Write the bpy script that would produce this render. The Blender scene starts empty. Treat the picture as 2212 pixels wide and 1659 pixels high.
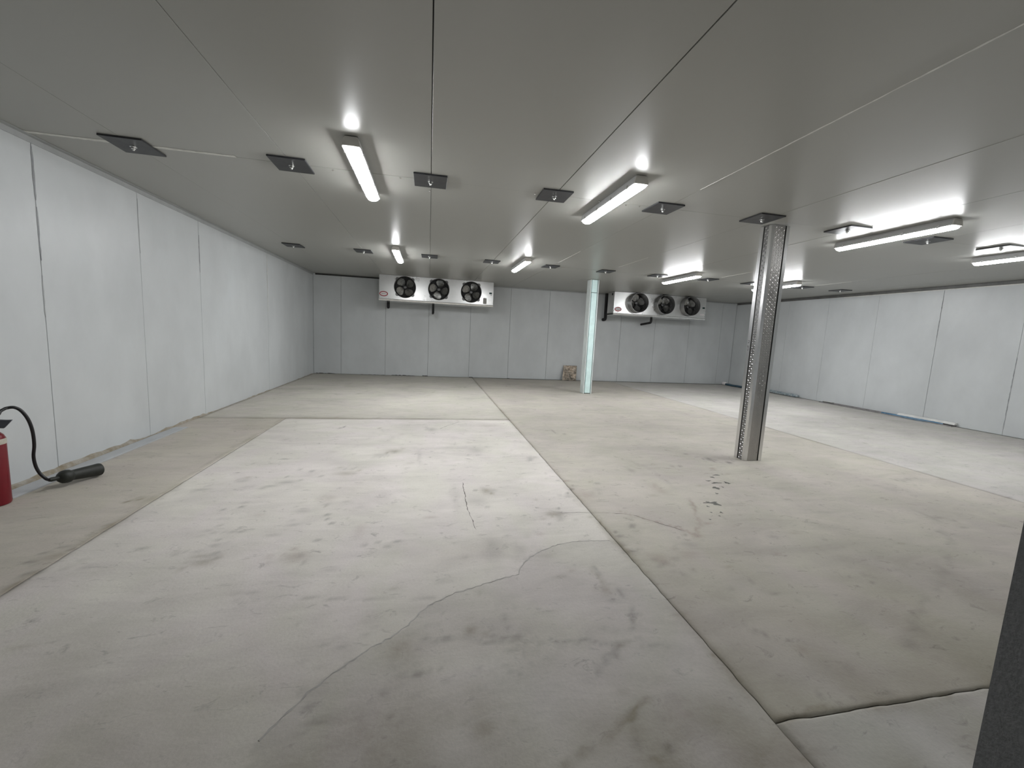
import bpy, bmesh, math, random
import numpy as np
from mathutils import Vector, Matrix, noise

sc = bpy.context.scene
C = sc.collection
random.seed(7)
PI = math.pi

# ------------------------------------------------------------------ camera, world, exposure
H = 2.7324                      # ceiling height
XL, XR, YB = -3.124, 10.074, 12.378   # left wall, right wall, back wall
Y0 = 0.45                       # inner face of the front wall (the camera stands in its doorway)
cd = bpy.data.cameras.new('camera')
cam = bpy.data.objects.new('camera', cd)
C.objects.link(cam)
cd.sensor_width = 36.0
cd.lens = 14.595
cd.clip_start = 0.05
right = Vector((0.97974944, -0.1941058, 0.04913219))
down = Vector((0.02419659, -0.1288051, -0.99137469))
fwd = Vector((0.19876005, 0.97248763, -0.1215))
cam.matrix_world = Matrix(((right[0], -down[0], -fwd[0], 0.0), (right[1], -down[1], -fwd[1], 0.0),
                           (right[2], -down[2], -fwd[2], 1.38), (0, 0, 0, 1)))
sc.camera = cam
sc.view_settings.view_transform = 'Standard'
sc.view_settings.look = 'None'
sc.view_settings.gamma = 1.0
sc.view_settings.use_curve_mapping = False
sc.view_settings.exposure = 0.0
LAMP_NEAR, LAMP_FAR = 93.0, 118.0      # radiance of the luminaire diffusers, near row and far row
w = bpy.data.worlds.new('world')
sc.world = w
w.use_nodes = True
w.node_tree.nodes['Background'].inputs[0].default_value = (0.80, 0.88, 1.0, 1)
w.node_tree.nodes['Background'].inputs[1].default_value = 0.03
sc.cycles.max_bounces = 8
sc.cycles.diffuse_bounces = 6
sc.cycles.sample_clamp_indirect = 6.0


# ------------------------------------------------------------------ materials
def mat(name, col, rough=0.5, metal=0.0, spec=0.5, var=0.0, vscale=3.0, stretch=(1, 1, 1), bump=0.0, bscale=40.0,
        col2=None, rvar=0.0, emit=0.0):
    m = bpy.data.materials.new(name)
    m.use_nodes = True
    nt = m.node_tree
    b = nt.nodes['Principled BSDF']
    b.inputs['Roughness'].default_value = rough
    b.inputs['Metallic'].default_value = metal
    b.inputs['Specular IOR Level'].default_value = spec
    b.inputs['Base Color'].default_value = (*col, 1)
    tc = nt.nodes.new('ShaderNodeTexCoord')
    mp = nt.nodes.new('ShaderNodeMapping')
    mp.inputs['Scale'].default_value = stretch
    nt.links.new(tc.outputs['Object'], mp.inputs[0])
    if var or col2:
        n = nt.nodes.new('ShaderNodeTexNoise')
        n.inputs['Scale'].default_value = vscale
        n.inputs['Detail'].default_value = 6
        n.inputs['Roughness'].default_value = 0.6
        nt.links.new(mp.outputs[0], n.inputs['Vector'])
        r = nt.nodes.new('ShaderNodeValToRGB')
        c2 = col2 or tuple(c * (1 - var) for c in col)
        c1 = col if col2 else tuple(min(1, c * (1 + var)) for c in col)
        r.color_ramp.elements[0].position = 0.35
        r.color_ramp.elements[1].position = 0.65
        r.color_ramp.elements[0].color = (*c2, 1)
        r.color_ramp.elements[1].color = (*c1, 1)
        nt.links.new(n.outputs['Fac'], r.inputs[0])
        nt.links.new(r.outputs[0], b.inputs['Base Color'])
        if rvar:
            mr = nt.nodes.new('ShaderNodeMapRange')
            mr.inputs['From Min'].default_value = 0.3
            mr.inputs['From Max'].default_value = 0.7
            mr.inputs['To Min'].default_value = rough - rvar
            mr.inputs['To Max'].default_value = rough + rvar
            nt.links.new(n.outputs['Fac'], mr.inputs[0])
            nt.links.new(mr.outputs[0], b.inputs['Roughness'])
    if bump:
        n2 = nt.nodes.new('ShaderNodeTexNoise')
        n2.inputs['Scale'].default_value = bscale
        n2.inputs['Detail'].default_value = 3
        nt.links.new(mp.outputs[0], n2.inputs['Vector'])
        bp = nt.nodes.new('ShaderNodeBump')
        bp.inputs['Strength'].default_value = bump
        bp.inputs['Distance'].default_value = 0.01
        nt.links.new(n2.outputs['Fac'], bp.inputs['Height'])
        nt.links.new(bp.outputs[0], b.inputs['Normal'])
    if emit:
        b.inputs['Emission Color'].default_value = (0.97, 0.985, 1.0, 1)
        b.inputs['Emission Strength'].default_value = emit
    return m


def floor_mat(name, base):
    m = bpy.data.materials.new(name)
    m.use_nodes = True
    nt = m.node_tree
    L = nt.links
    b = nt.nodes['Principled BSDF']
    b.inputs['Roughness'].default_value = 0.75
    b.inputs['Specular IOR Level'].default_value = 0.25
    tc = nt.nodes.new('ShaderNodeTexCoord')

    def nz(scale, stretch, detail=5, rough=0.6, dist=0.0):
        mp = nt.nodes.new('ShaderNodeMapping')
        mp.inputs['Scale'].default_value = stretch
        L.new(tc.outputs['Object'], mp.inputs[0])
        n = nt.nodes.new('ShaderNodeTexNoise')
        n.inputs['Scale'].default_value = scale
        n.inputs['Detail'].default_value = detail
        n.inputs['Roughness'].default_value = rough
        n.inputs['Distortion'].default_value = dist
        L.new(mp.outputs[0], n.inputs['Vector'])
        return n.outputs['Fac']

    def math_(op, a, bb):
        n = nt.nodes.new('ShaderNodeMath')
        n.operation = op
        for i, v in enumerate((a, bb)):
            if isinstance(v, (int, float)):
                n.inputs[i].default_value = v
            else:
                L.new(v, n.inputs[i])
        return n.outputs[0]

    def mix(f, a, bb, mode='MIX'):
        n = nt.nodes.new('ShaderNodeMix')
        n.data_type = 'RGBA'
        n.blend_type = mode
        for s, v in ((n.inputs[0], f), (n.inputs[6], a), (n.inputs[7], bb)):
            if isinstance(v, (int, float)):
                s.default_value = v
            elif isinstance(v, tuple):
                s.default_value = (*v, 1)
            else:
                L.new(v, s)
        return n.outputs[2]
    n1 = nz(0.9, (1, 1, 1), 6, 0.62, 0.4)            # broad clouding of the cement
    n2 = nz(3.0, (0.6, 1.7, 1), 6, 0.65, 0.8)       # trowel sweeps
    n3 = nz(70.0, (1, 1, 1), 3, 0.6)                 # grain
    n4 = nz(1.7, (1.2, 0.9, 1), 4, 0.5, 1.0)         # yellow / pink tinting
    n5 = nz(13.0, (0.75, 1.25, 1), 4, 0.7, 0.8)        # scuffs
    v = math_('ADD', math_('MULTIPLY', math_('SUBTRACT', n1, 0.5), 0.55), 1.0)
    v = math_('ADD', v, math_('MULTIPLY', math_('SUBTRACT', n2, 0.5), 0.42))
    v = math_('ADD', v, math_('MULTIPLY', math_('SUBTRACT', n3, 0.5), 0.16))
    sc5 = math_('MULTIPLY', math_('MAXIMUM', math_('SUBTRACT', 0.41, n5), 0.0), 2.2)
    v = math_('SUBTRACT', v, sc5)
    cmb = nt.nodes.new('ShaderNodeCombineColor')
    for i in range(3):
        L.new(v, cmb.inputs[i])
    tint = nt.nodes.new('ShaderNodeValToRGB')
    tint.color_ramp.elements[0].position = 0.36
    tint.color_ramp.elements[1].position = 0.66
    tint.color_ramp.elements[0].color = (base[0] * 0.99, base[1] * 0.995, base[2] * 0.955, 1)
    tint.color_ramp.elements[1].color = (base[0] * 1.01, base[1] * 0.985, base[2] * 1.0, 1)
    L.new(n4, tint.inputs[0])
    col = mix(1.0, tint.outputs[0], cmb.outputs[0], 'MULTIPLY')
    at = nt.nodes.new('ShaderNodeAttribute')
    at.attribute_name = 'stain_shade'
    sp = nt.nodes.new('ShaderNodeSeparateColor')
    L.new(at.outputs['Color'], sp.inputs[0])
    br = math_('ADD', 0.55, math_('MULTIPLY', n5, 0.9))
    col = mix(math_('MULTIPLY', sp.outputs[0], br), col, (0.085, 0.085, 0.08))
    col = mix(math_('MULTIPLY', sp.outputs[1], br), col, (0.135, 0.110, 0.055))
    col = mix(math_('MULTIPLY', sp.outputs[2], br), col, (0.19, 0.115, 0.095))
    L.new(col, b.inputs['Base Color'])
    bp = nt.nodes.new('ShaderNodeBump')
    bp.inputs['Strength'].default_value = 0.25
    bp.inputs['Distance'].default_value = 0.004
    L.new(math_('ADD', n3, math_('MULTIPLY', n2, 2.0)), bp.inputs['Height'])
    L.new(bp.outputs[0], b.inputs['Normal'])
    return m


M = {}
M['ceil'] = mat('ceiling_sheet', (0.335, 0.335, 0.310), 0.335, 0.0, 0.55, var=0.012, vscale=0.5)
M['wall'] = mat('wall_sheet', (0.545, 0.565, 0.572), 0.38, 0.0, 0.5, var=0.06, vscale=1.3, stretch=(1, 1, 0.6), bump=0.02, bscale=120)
M['gap'] = mat('joint_dark', (0.045, 0.045, 0.043), 0.8, var=0.2, vscale=9)
M['walljoint'] = mat('joint_sealant_grey', (0.30, 0.31, 0.32), 0.7, var=0.25, vscale=6)
M['trim'] = mat('trim_grey', (0.36, 0.37, 0.37), 0.4, 0.0, var=0.08, vscale=5)
M['trimdark'] = mat('trim_dark_grey', (0.12, 0.12, 0.115), 0.5, 0.0, var=0.2, vscale=5)
M['caulk'] = mat('pale_caulk', (0.66, 0.66, 0.62), 0.6, var=0.1, vscale=20)
M['foam'] = mat('aged_foam', (0.25, 0.21, 0.145), 0.9, col2=(0.40, 0.375, 0.33), vscale=9, bump=0.5, bscale=60)
M['bead'] = mat('white_bead', (0.66, 0.66, 0.62), 0.6, var=0.1, vscale=12)
M['rubber'] = mat('dark_grey_rubber', (0.23, 0.235, 0.24), 0.85, var=0.10, vscale=90, bump=0.2, bscale=180)
M['plate'] = mat('black_steel', (0.020, 0.021, 0.024), 0.42, 0.0, 0.5, var=0.35, vscale=14, rvar=0.06)
M['bolt'] = mat('zinc_bolt', (0.75, 0.75, 0.73), 0.22, 1.0)
M['housing'] = mat('grey_housing', (0.50, 0.50, 0.50), 0.45, var=0.03, vscale=9)
M['endcap'] = mat('pale_end_cap', (0.62, 0.60, 0.56), 0.4, var=0.03, vscale=9)
M['diff'] = mat('lit_diffuser', (0.9, 0.9, 0.9), 0.3, var=0.01, vscale=3, emit=LAMP_NEAR)
M['diff_far'] = mat('lit_diffuser_far_row', (0.9, 0.9, 0.9), 0.3, var=0.01, vscale=3, emit=LAMP_FAR)
M['clip'] = mat('steel_clip', (0.7, 0.7, 0.7), 0.25, 1.0)
M['evap'] = mat('mill_aluminium', (0.66, 0.66, 0.65), 0.30, 0.9, var=0.05, vscale=3, bump=0.16, bscale=4.5, rvar=0.05)
M['pan'] = mat('drain_pan_aluminium', (0.70, 0.70, 0.69), 0.25, 0.9, var=0.08, vscale=7, bump=0.08, bscale=6)
M['shroud'] = mat('dark_shroud', (0.17, 0.17, 0.17), 0.4, 0.5, var=0.1, vscale=9)
M['cowl'] = mat('grey_cowl', (0.34, 0.34, 0.34), 0.35, 0.8, var=0.1, vscale=9)
M['coil'] = mat('dark_coil', (0.055, 0.055, 0.055), 0.6, 0.3, var=0.4, vscale=60, stretch=(1, 1, 0.02))
M['blade'] = mat('blade_aluminium', (0.25, 0.25, 0.24), 0.30, 0.75, var=0.2, vscale=16)
M['wire'] = mat('guard_wire', (0.14, 0.14, 0.14), 0.35, 0.9)
M['red'] = mat('badge_red', (0.32, 0.015, 0.025), 0.4, var=0.1, vscale=30)
M['white'] = mat('badge_white', (0.78, 0.74, 0.74), 0.5, var=0.03, vscale=30)
M['ink'] = mat('print_ink', (0.10, 0.09, 0.10), 0.7, var=0.2, vscale=60)
M['sticker'] = mat('grey_sticker', (0.33, 0.32, 0.30), 0.6, var=0.15, vscale=40)
M['tag'] = mat('dark_green_tag', (0.012, 0.05, 0.045), 0.5, var=0.3, vscale=40)
M['pipe'] = mat('black_pipe_insulation', (0.010, 0.010, 0.011), 0.75, var=0.3, vscale=30, bump=0.2, bscale=60)
M['alu'] = mat('bright_aluminium', (0.70, 0.70, 0.70), 0.24, 1.0, var=0.05, vscale=6, stretch=(1, 1, 0.15), rvar=0.02)
M['alub'] = mat('dull_aluminium', (0.42, 0.41, 0.395), 0.33, 0.95, var=0.12, vscale=5, stretch=(1, 1, 0.3), rvar=0.07)
M['aludark'] = mat('oxidised_aluminium', (0.22, 0.22, 0.22), 0.35, 0.9, var=0.15, vscale=9)
M['steelpaint'] = mat('pale_painted_steel', (0.62, 0.67, 0.66), 0.45, var=0.12, vscale=7, stretch=(1, 1, 0.3))
M['board'] = mat('pale_cyan_foam', (0.68, 0.87, 0.86), 0.7, var=0.06, vscale=6)
M['extred'] = mat('extinguisher_red', (0.165, 0.002, 0.010), 0.32, var=0.06, vscale=9)
M['cream'] = mat('cream_band', (0.48, 0.45, 0.38), 0.55, var=0.08, vscale=30)
M['label'] = mat('paper_label', (0.62, 0.60, 0.54), 0.6, var=0.05, vscale=40)
M['lever'] = mat('lever_grey', (0.075, 0.08, 0.095), 0.45, 0.4, var=0.1, vscale=20)
M['hose'] = mat('black_hose', (0.008, 0.008, 0.010), 0.42, var=0.2, vscale=30)
M['horn'] = mat('dark_horn', (0.013, 0.015, 0.011), 0.55, var=0.35, vscale=25)
M['brass'] = mat('valve_brass', (0.38, 0.28, 0.12), 0.35, 0.9, var=0.1, vscale=30)
M['strip'] = mat('grey_flashing', (0.44, 0.455, 0.47), 0.38, 0.0, var=0.07, vscale=4)
M['flash'] = mat('pale_flashing', (0.66, 0.66, 0.64), 0.4, 0.0, var=0.08, vscale=6)
M['flashdull'] = mat('grey_channel', (0.25, 0.24, 0.24), 0.5, 0.2, var=0.2, vscale=10)
M['film'] = mat('blue_film', (0.075, 0.19, 0.31), 0.35, var=0.3, vscale=14, bump=0.4, bscale=30)
M['wrap'] = mat('crumpled_wrap', (0.42, 0.46, 0.47), 0.3, col2=(0.12, 0.17, 0.20), vscale=16, bump=0.7, bscale=30)
M['navy'] = mat('dark_blue_wrap', (0.015, 0.05, 0.085), 0.35, col2=(0.05, 0.10, 0.14), vscale=14, bump=0.6, bscale=30)
M['scrap'] = mat('mottled_brown', (0.27, 0.215, 0.16), 0.28, 0.35, col2=(0.035, 0.03, 0.018), vscale=7.5, bump=0.9, bscale=16)
M['sub'] = mat('joint_dirt', (0.06, 0.055, 0.042), 0.95, var=0.3, vscale=8)
M['crack'] = mat('crack_dark', (0.13, 0.12, 0.105), 0.95, var=0.3, vscale=30)
M['lip'] = mat('overlay_lip', (0.38, 0.365, 0.345), 0.9, var=0.15, vscale=20)
M['oil'] = mat('oil_drop', (0.045, 0.043, 0.032), 0.35, var=0.3, vscale=30)


# ------------------------------------------------------------------ geometry helpers
class MB:
    def __init__(s):
        s.v, s.f = [], []

    def add(s, vs, fs):
        o = len(s.v)
        s.v += [tuple(p) for p in vs]
        s.f += [tuple(i + o for i in f) for f in fs]
        return s

    def box(s, x0, x1, y0, y1, z0, z1):
        return s.add([(x0, y0, z0), (x1, y0, z0), (x1, y1, z0), (x0, y1, z0), (x0, y0, z1), (x1, y0, z1), (x1, y1, z1), (x0, y1, z1)],
                     [(0, 3, 2, 1), (4, 5, 6, 7), (0, 1, 5, 4), (1, 2, 6, 5), (2, 3, 7, 6), (3, 0, 4, 7)])

    def tube(s, pts, r, n=10, caps=True):
        pts = [Vector(p) for p in pts]
        rs = r if isinstance(r, (list, tuple)) else [r] * len(pts)
        rings = []
        up = None
        for i, p in enumerate(pts):
            t = (pts[min(i + 1, len(pts) - 1)] - pts[max(i - 1, 0)]).normalized()
            if up is None:
                up = Vector((0, 0, 1)) if abs(t.z) < 0.9 else Vector((1, 0, 0))
            a = t.cross(up).normalized()
            up = a.cross(t).normalized()
            rings.append([p + (a * math.cos(2 * PI * k / n) + up * math.sin(2 * PI * k / n)) * rs[i] for k in range(n)])
        vs = [q for rg in rings for q in rg]
        fs = [(i * n + k, i * n + (k + 1) % n, (i + 1) * n + (k + 1) % n, (i + 1) * n + k) for i in range(len(pts) - 1) for k in range(n)]
        if caps:
            fs += [tuple(range(n))[::-1], tuple((len(pts) - 1) * n + k for k in range(n))]
        return s.add(vs, fs)

    def ring(s, c, axis, R, r, n=36, m=5):
        c = Vector(c)
        ax = Vector(axis).normalized()
        u = ax.orthogonal().normalized()
        v = ax.cross(u)
        vs = []
        for i in range(n):
            d = u * math.cos(2 * PI * i / n) + v * math.sin(2 * PI * i / n)
            for j in range(m):
                vs.append(c + d * (R + r * math.cos(2 * PI * j / m)) + ax * (r * math.sin(2 * PI * j / m)))
        return s.add(vs, [(i * m + j, ((i + 1) % n) * m + j, ((i + 1) % n) * m + (j + 1) % m, i * m + (j + 1) % m) for i in range(n) for j in range(m)])

    def lathe(s, c, prof, n=32, axis='z', caps=True):
        """prof: (radius, height) along the axis from c"""
        vs = []
        for r, h in prof:
            for k in range(n):
                a = 2 * PI * k / n
                p = {'z': (r * math.cos(a), r * math.sin(a), h), 'y': (r * math.cos(a), h, r * math.sin(a))}[axis]
                vs.append((c[0] + p[0], c[1] + p[1], c[2] + p[2]))
        fs = [(i * n + k, i * n + (k + 1) % n, (i + 1) * n + (k + 1) % n, (i + 1) * n + k) for i in range(len(prof) - 1) for k in range(n)]
        if axis == 'y':
            fs = [f[::-1] for f in fs]
        if caps:
            a, b = tuple(range(n))[::-1], tuple((len(prof) - 1) * n + k for k in range(n))
            fs += [a, b] if axis == 'z' else [a[::-1], b[::-1]]
        return s.add(vs, fs)

    def prism(s, poly, axis, a0, a1):
        """poly: 2-D outline, swept along an axis from a0 to a1"""
        n = len(poly)
        def P(p, a):
            return {'x': (a, p[0], p[1]), 'y': (p[0], a, p[1]), 'z': (p[0], p[1], a)}[axis]
        vs = [P(p, a0) for p in poly] + [P(p, a1) for p in poly]
        return s.add(vs, [(i, (i + 1) % n, n + (i + 1) % n, n + i) for i in range(n)] + [tuple(range(n))[::-1], tuple(range(n, 2 * n))])

    def build(s, name, m, parent=None, smooth=False, bevel=0.0, fix=True):
        me = bpy.data.meshes.new(name)
        me.from_pydata(s.v, [], s.f)
        if fix:
            bm = bmesh.new()
            bm.from_mesh(me)
            bmesh.ops.recalc_face_normals(bm, faces=bm.faces)
            if bevel:
                bmesh.ops.bevel(bm, geom=list(bm.edges), offset=bevel, segments=1, affect='EDGES', profile=0.5)
            bm.to_mesh(me)
            bm.free()
        if smooth:
            me.polygons.foreach_set('use_smooth', [True] * len(me.polygons))
            me.set_sharp_from_angle(angle=math.radians(38))
        me.materials.append(M[m] if isinstance(m, str) else m)
        o = bpy.data.objects.new(name, me)
        C.objects.link(o)
        if parent is not None:
            o.parent = parent
        return o


def tag(o, label=None, cat=None, group=None, kind=None):
    if label: o['label'] = label
    if cat: o['category'] = cat
    if group: o['group'] = group
    if kind: o['kind'] = kind
    return o


def empty(name, loc, label, cat, group=None, rz=0.0):
    o = bpy.data.objects.new(name, None)
    o.empty_display_size = 0.1
    C.objects.link(o)
    o.location = loc
    o.rotation_euler = (0, 0, rz)
    return tag(o, label, cat, group)


def children(o):
    return [c for c in C.objects if c.parent == o]


def copy_tree(o, parent=None):
    c = o.copy()
    C.objects.link(c)
    if parent is not None:
        c.parent = parent
    for ch in children(o):
        copy_tree(ch, c)
    return c


def box_obj(name, m, b, parent=None, bevel=0.0):
    return MB().box(*b).build(name, m, parent, bevel=bevel)


# ------------------------------------------------------------------ floor: concrete slabs between joints
JX1, JX2, JX3, JY1, JY2 = -2.003, 1.293, 5.680, 1.146, 6.410
STAINS = [(0.988,1.988,0.03,0.039,0.4,1),(0.226,1.771,0.022,0.025,0.45,1),(0.401,1.826,0.017,0.024,0.25,0),(-0.096,1.703,0.065,0.061,0.3,1),(-0.012,1.547,0.022,0.017,0.5,0),(-0.075,1.549,0.03,0.012,0.25,0),(0.103,1.735,0.03,0.014,0.45,0),(0.015,1.747,0.017,0.012,0.35,0),(0.32,1.722,0.016,0.012,0.3,0),(0.351,1.694,0.012,0.012,0.3,0),(0.372,1.693,0.012,0.012,0.3,0),(0.44,1.7,0.012,0.014,0.35,0),(0.53,1.652,0.014,0.013,0.3,0),(0.582,1.663,0.012,0.012,0.25,0),(0.816,1.607,0.012,0.012,0.3,0),(0.893,1.585,0.031,0.016,0.35,1),(0.927,1.598,0.012,0.013,0.4,1),(-0.389,1.451,0.023,0.014,0.45,0),(-0.139,1.475,0.018,0.015,0.3,0),(0.22,1.276,0.04,0.041,0.32,1),(0.216,1.358,0.038,0.054,0.2,1),(0.212,1.441,0.044,0.068,0.14,1),(0.831,1.112,0.014,0.015,0.55,0),(0.655,1.193,0.02,0.014,0.3,1),(0.761,1.239,0.021,0.013,0.3,1),(0.234,1.542,0.012,0.012,0.25,0),(0.293,1.515,0.012,0.012,0.3,0),(0.366,1.504,0.012,0.012,0.25,0),(0.399,1.494,0.012,0.012,0.25,0),(0.078,1.565,0.012,0.012,0.25,0),(-0.336,1.744,0.024,0.014,0.3,0),(-0.413,1.763,0.02,0.012,0.25,0),(-0.564,1.91,0.013,0.016,0.2,0),(-0.246,1.798,0.017,0.012,0.25,0),(-0.1,1.376,0.012,0.012,0.3,0),(-0.387,1.354,0.012,0.012,0.25,0),(0.417,2.484,0.042,0.139,0.2,0),(-0.23,1.895,0.061,0.033,0.15,0),(1.017,1.746,0.012,0.012,0.45,0),(1.066,1.953,0.021,0.04,0.18,0),(0.462,1.387,0.192,0.107,0.1,0),(-0.334,1.306,0.184,0.107,0.12,1),(0.032,1.957,0.131,0.087,0.1,0),(2.411,2.25,0.416,0.061,0.17,0),(2.796,2.243,0.078,0.037,0.15,0),(2.833,2.106,0.249,0.056,0.14,0),(1.477,2.266,0.057,0.038,0.3,2),(1.482,2.196,0.022,0.027,0.35,0),(2.258,1.395,0.026,0.016,0.3,0),(2.649,1.854,0.012,0.012,0.5,0),(2.578,1.58,0.012,0.012,0.6,0),(1.943,1.841,0.036,0.012,0.45,0),(1.576,1.217,0.012,0.02,0.3,0),(1.876,1.189,0.015,0.012,0.5,0),(1.716,1.437,0.025,0.023,0.25,2),(1.796,2.395,0.074,0.054,0.2,0),(1.689,2.274,0.07,0.039,0.2,2),(1.92,2.515,0.032,0.028,0.35,2),(1.879,1.654,0.121,0.105,0.1,2),(2.329,1.623,0.146,0.106,0.08,0),(1.628,1.319,0.153,0.094,0.1,0),(1.516,1.727,0.11,0.084,0.12,0),(1.529,2.07,0.012,0.023,0.4,0),(4.285,2.595,0.05,0.023,0.25,0),(4.275,2.414,0.031,0.013,0.3,0),(3.337,2.778,0.096,0.018,0.15,0),(2.561,1.905,0.09,0.031,0.12,0),(3.451,3.312,0.148,0.033,0.12,0),(5.189,3.468,0.132,0.029,0.3,0),(3.245,1.72,0.113,0.042,0.1,0),(1.59,1.569,0.034,0.017,0.25,0),(1.591,1.678,0.013,0.035,0.15,0),(-0.359,4.698,0.069,0.063,0.35,1),(-0.48,4.551,0.067,0.059,0.22,0),(-0.891,4.346,0.232,0.158,0.14,0),(-0.652,4.284,0.186,0.103,0.16,0),(-0.732,3.979,0.086,0.053,0.3,1),(-1.045,4.062,0.021,0.018,0.4,0),(0.248,4.813,0.224,0.054,0.17,0),(0.574,4.705,0.075,0.098,0.22,0),(0.527,3.457,0.042,0.055,0.4,1),(0.412,3.241,0.078,0.08,0.2,0),(1.149,4.388,0.037,0.035,0.4,0),(-0.757,3.397,0.073,0.082,0.22,1),(-1.539,3.84,0.038,0.024,0.3,0),(-1.425,3.701,0.025,0.015,0.3,0),(-1.288,3.692,0.05,0.022,0.28,0),(-1.178,3.779,0.065,0.039,0.28,0),(-1.781,3.655,0.048,0.018,0.28,0),(-1.335,3.277,0.016,0.012,0.4,0),(-1.226,2.499,0.043,0.024,0.4,1),(-1.273,2.58,0.035,0.012,0.3,1),(-1.323,2.634,0.022,0.012,0.3,0),(-1.268,2.778,0.019,0.012,0.3,0),(-1.341,2.88,0.019,0.012,0.28,0),(-1.348,2.97,0.015,0.012,0.25,0),(-1.234,2.869,0.015,0.012,0.25,0),(-1.205,2.692,0.018,0.012,0.25,0),(-1.19,2.554,0.017,0.012,0.3,0),(-0.741,2.522,0.064,0.046,0.24,2),(-0.736,2.473,0.027,0.012,0.35,2),(-0.288,2.647,0.012,0.012,0.45,0),(-0.684,3.018,0.012,0.012,0.5,0),(-0.428,2.824,0.032,0.094,0.12,2),(0.431,2.48,0.051,0.137,0.18,0),(0.249,3.32,0.026,0.267,0.1,0),(0.61,2.461,0.041,0.059,0.15,0),(-0.066,4.479,0.02,0.232,0.15,0),(-0.854,2.183,0.027,0.014,0.28,0),(-0.929,2.189,0.023,0.012,0.28,0),(-0.81,2.123,0.012,0.012,0.25,0),(-0.752,2.145,0.023,0.012,0.2,0),(-0.668,3.559,0.194,0.29,0.09,1),(-0.883,3.169,0.045,0.028,0.2,0),(-0.881,2.938,0.031,0.015,0.2,0),(-1.103,5.88,0.012,0.038,0.6,0),(-1.545,6.459,0.443,0.09,0.2,1),(0.069,5.726,0.054,0.075,0.3,0),(0.882,5.985,0.144,0.084,0.2,1),(-2.428,6.265,0.159,0.144,0.12,0),(0.254,2.441,0.3,0.112,0.07,2),(-2.107,3.479,0.03,0.035,0.45,1),(-2.032,3.473,0.051,0.073,0.25,1),(-2.041,2.662,0.053,0.042,0.3,1),(-2.067,2.762,0.02,0.012,0.45,0),(-2.005,2.498,0.028,0.018,0.4,0),(-2.014,2.389,0.013,0.012,0.3,0),(-1.798,2.53,0.03,0.016,0.25,0),(-2.258,5.826,0.137,0.164,0.12,1),(2.128,3.924,0.028,0.079,0.2,0),(3.318,4.257,0.035,0.051,0.5,0),(3.484,4.122,0.03,0.024,0.6,0),(1.555,3.42,0.04,0.02,0.3,0),(2.138,3.379,0.05,0.1,0.2,2),(1.353,2.556,0.024,0.019,0.35,0),(1.506,2.603,0.025,0.014,0.3,0),(1.327,2.355,0.045,0.024,0.35,0),(1.48,2.227,0.044,0.037,0.3,2),(1.392,3.294,0.061,0.11,0.18,2),(1.791,5.623,0.015,0.101,0.35,0),(1.303,3.438,0.022,0.02,0.5,0),(1.22,3.288,0.03,0.029,0.3,0),(0.983,2.956,0.053,0.035,0.35,1),(1.018,2.894,0.026,0.057,0.2,0),(1.8,2.381,0.036,0.032,0.15,0),(1.204,4.401,0.031,0.025,0.35,0),(2.752,4.736,0.59,0.106,0.1,0),(2.691,4.036,0.028,0.023,0.35,0),(2.405,3.469,0.35,0.034,-0.06,0)]
TRACKS = [([(-0.806,2.144),(-0.529,2.094),(-0.251,2.06),(0.032,2.029)],0.012,0.3,0,1),([(0.007,1.746),(0.2,1.726),(0.368,1.691),(0.623,1.651),(0.833,1.605),(1.092,1.564)],0.012,0.25,0,1),([(0.933,2.49),(0.996,2.375),(0.975,2.164),(1.001,2.03)],0.018,0.35,1,1),([(0.959,2.311),(1.009,2.16),(1.061,1.988),(1.041,1.814),(1.0,1.694),(0.903,1.596),(0.782,1.492),(0.726,1.459)],0.016,0.3,0,1),([(1.061,1.422),(0.919,1.347),(0.812,1.27),(0.761,1.239),(0.647,1.191),(0.521,1.131),(0.467,1.107)],0.016,0.35,1,1),([(0.462,1.679),(0.463,1.578),(0.46,1.497)],0.012,0.2,0,1),([(1.527,2.935),(1.695,2.783),(1.833,2.656),(1.92,2.515),(2.081,2.703),(2.297,3.15)],0.013,0.35,2,0.4),([(4.288,2.803),(4.198,2.538),(3.892,2.252),(3.571,2.069),(3.034,1.779),(2.803,1.693),(2.558,1.566),(2.339,1.422),(2.243,1.391)],0.028,0.2,0,1),([(1.558,1.62),(1.59,1.569),(1.627,1.497),(1.662,1.465),(1.704,1.433)],0.012,0.3,0,1),([(1.846,1.354),(1.828,1.264),(1.826,1.221),(1.822,1.185)],0.012,0.4,0,1),([(1.313,1.158),(1.381,1.159),(1.467,1.16),(1.572,1.156),(1.741,1.161)],0.017,0.4,1,0.6),([(2.436,2.304),(2.385,2.156),(2.366,2.0),(2.274,1.87)],0.012,0.15,0,1),([(-0.439,2.896),(-0.574,3.06),(-0.7,3.239)],0.012,0.18,0,1),([(-0.969,3.276),(-0.874,3.39),(-0.781,3.448)],0.012,0.25,1,1),([(-0.903,4.055),(-0.72,4.236),(-0.516,4.438),(-0.344,4.729)],0.02,0.25,0,1),([(-2.015,6.328),(-2.037,4.548),(-2.022,3.988),(-2.006,3.513),(-2.018,3.102),(-2.01,2.889),(-2.016,2.555),(-2.003,2.346)],0.019,0.25,1,0.5),([(2.276,4.297),(2.349,4.081),(2.35,3.706),(2.29,3.189),(2.177,2.883)],0.021,0.15,0,1),([(1.299,2.782),(1.287,2.55),(1.296,2.412),(1.306,2.246),(1.318,2.047)],0.021,0.25,1,0.6)]
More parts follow.
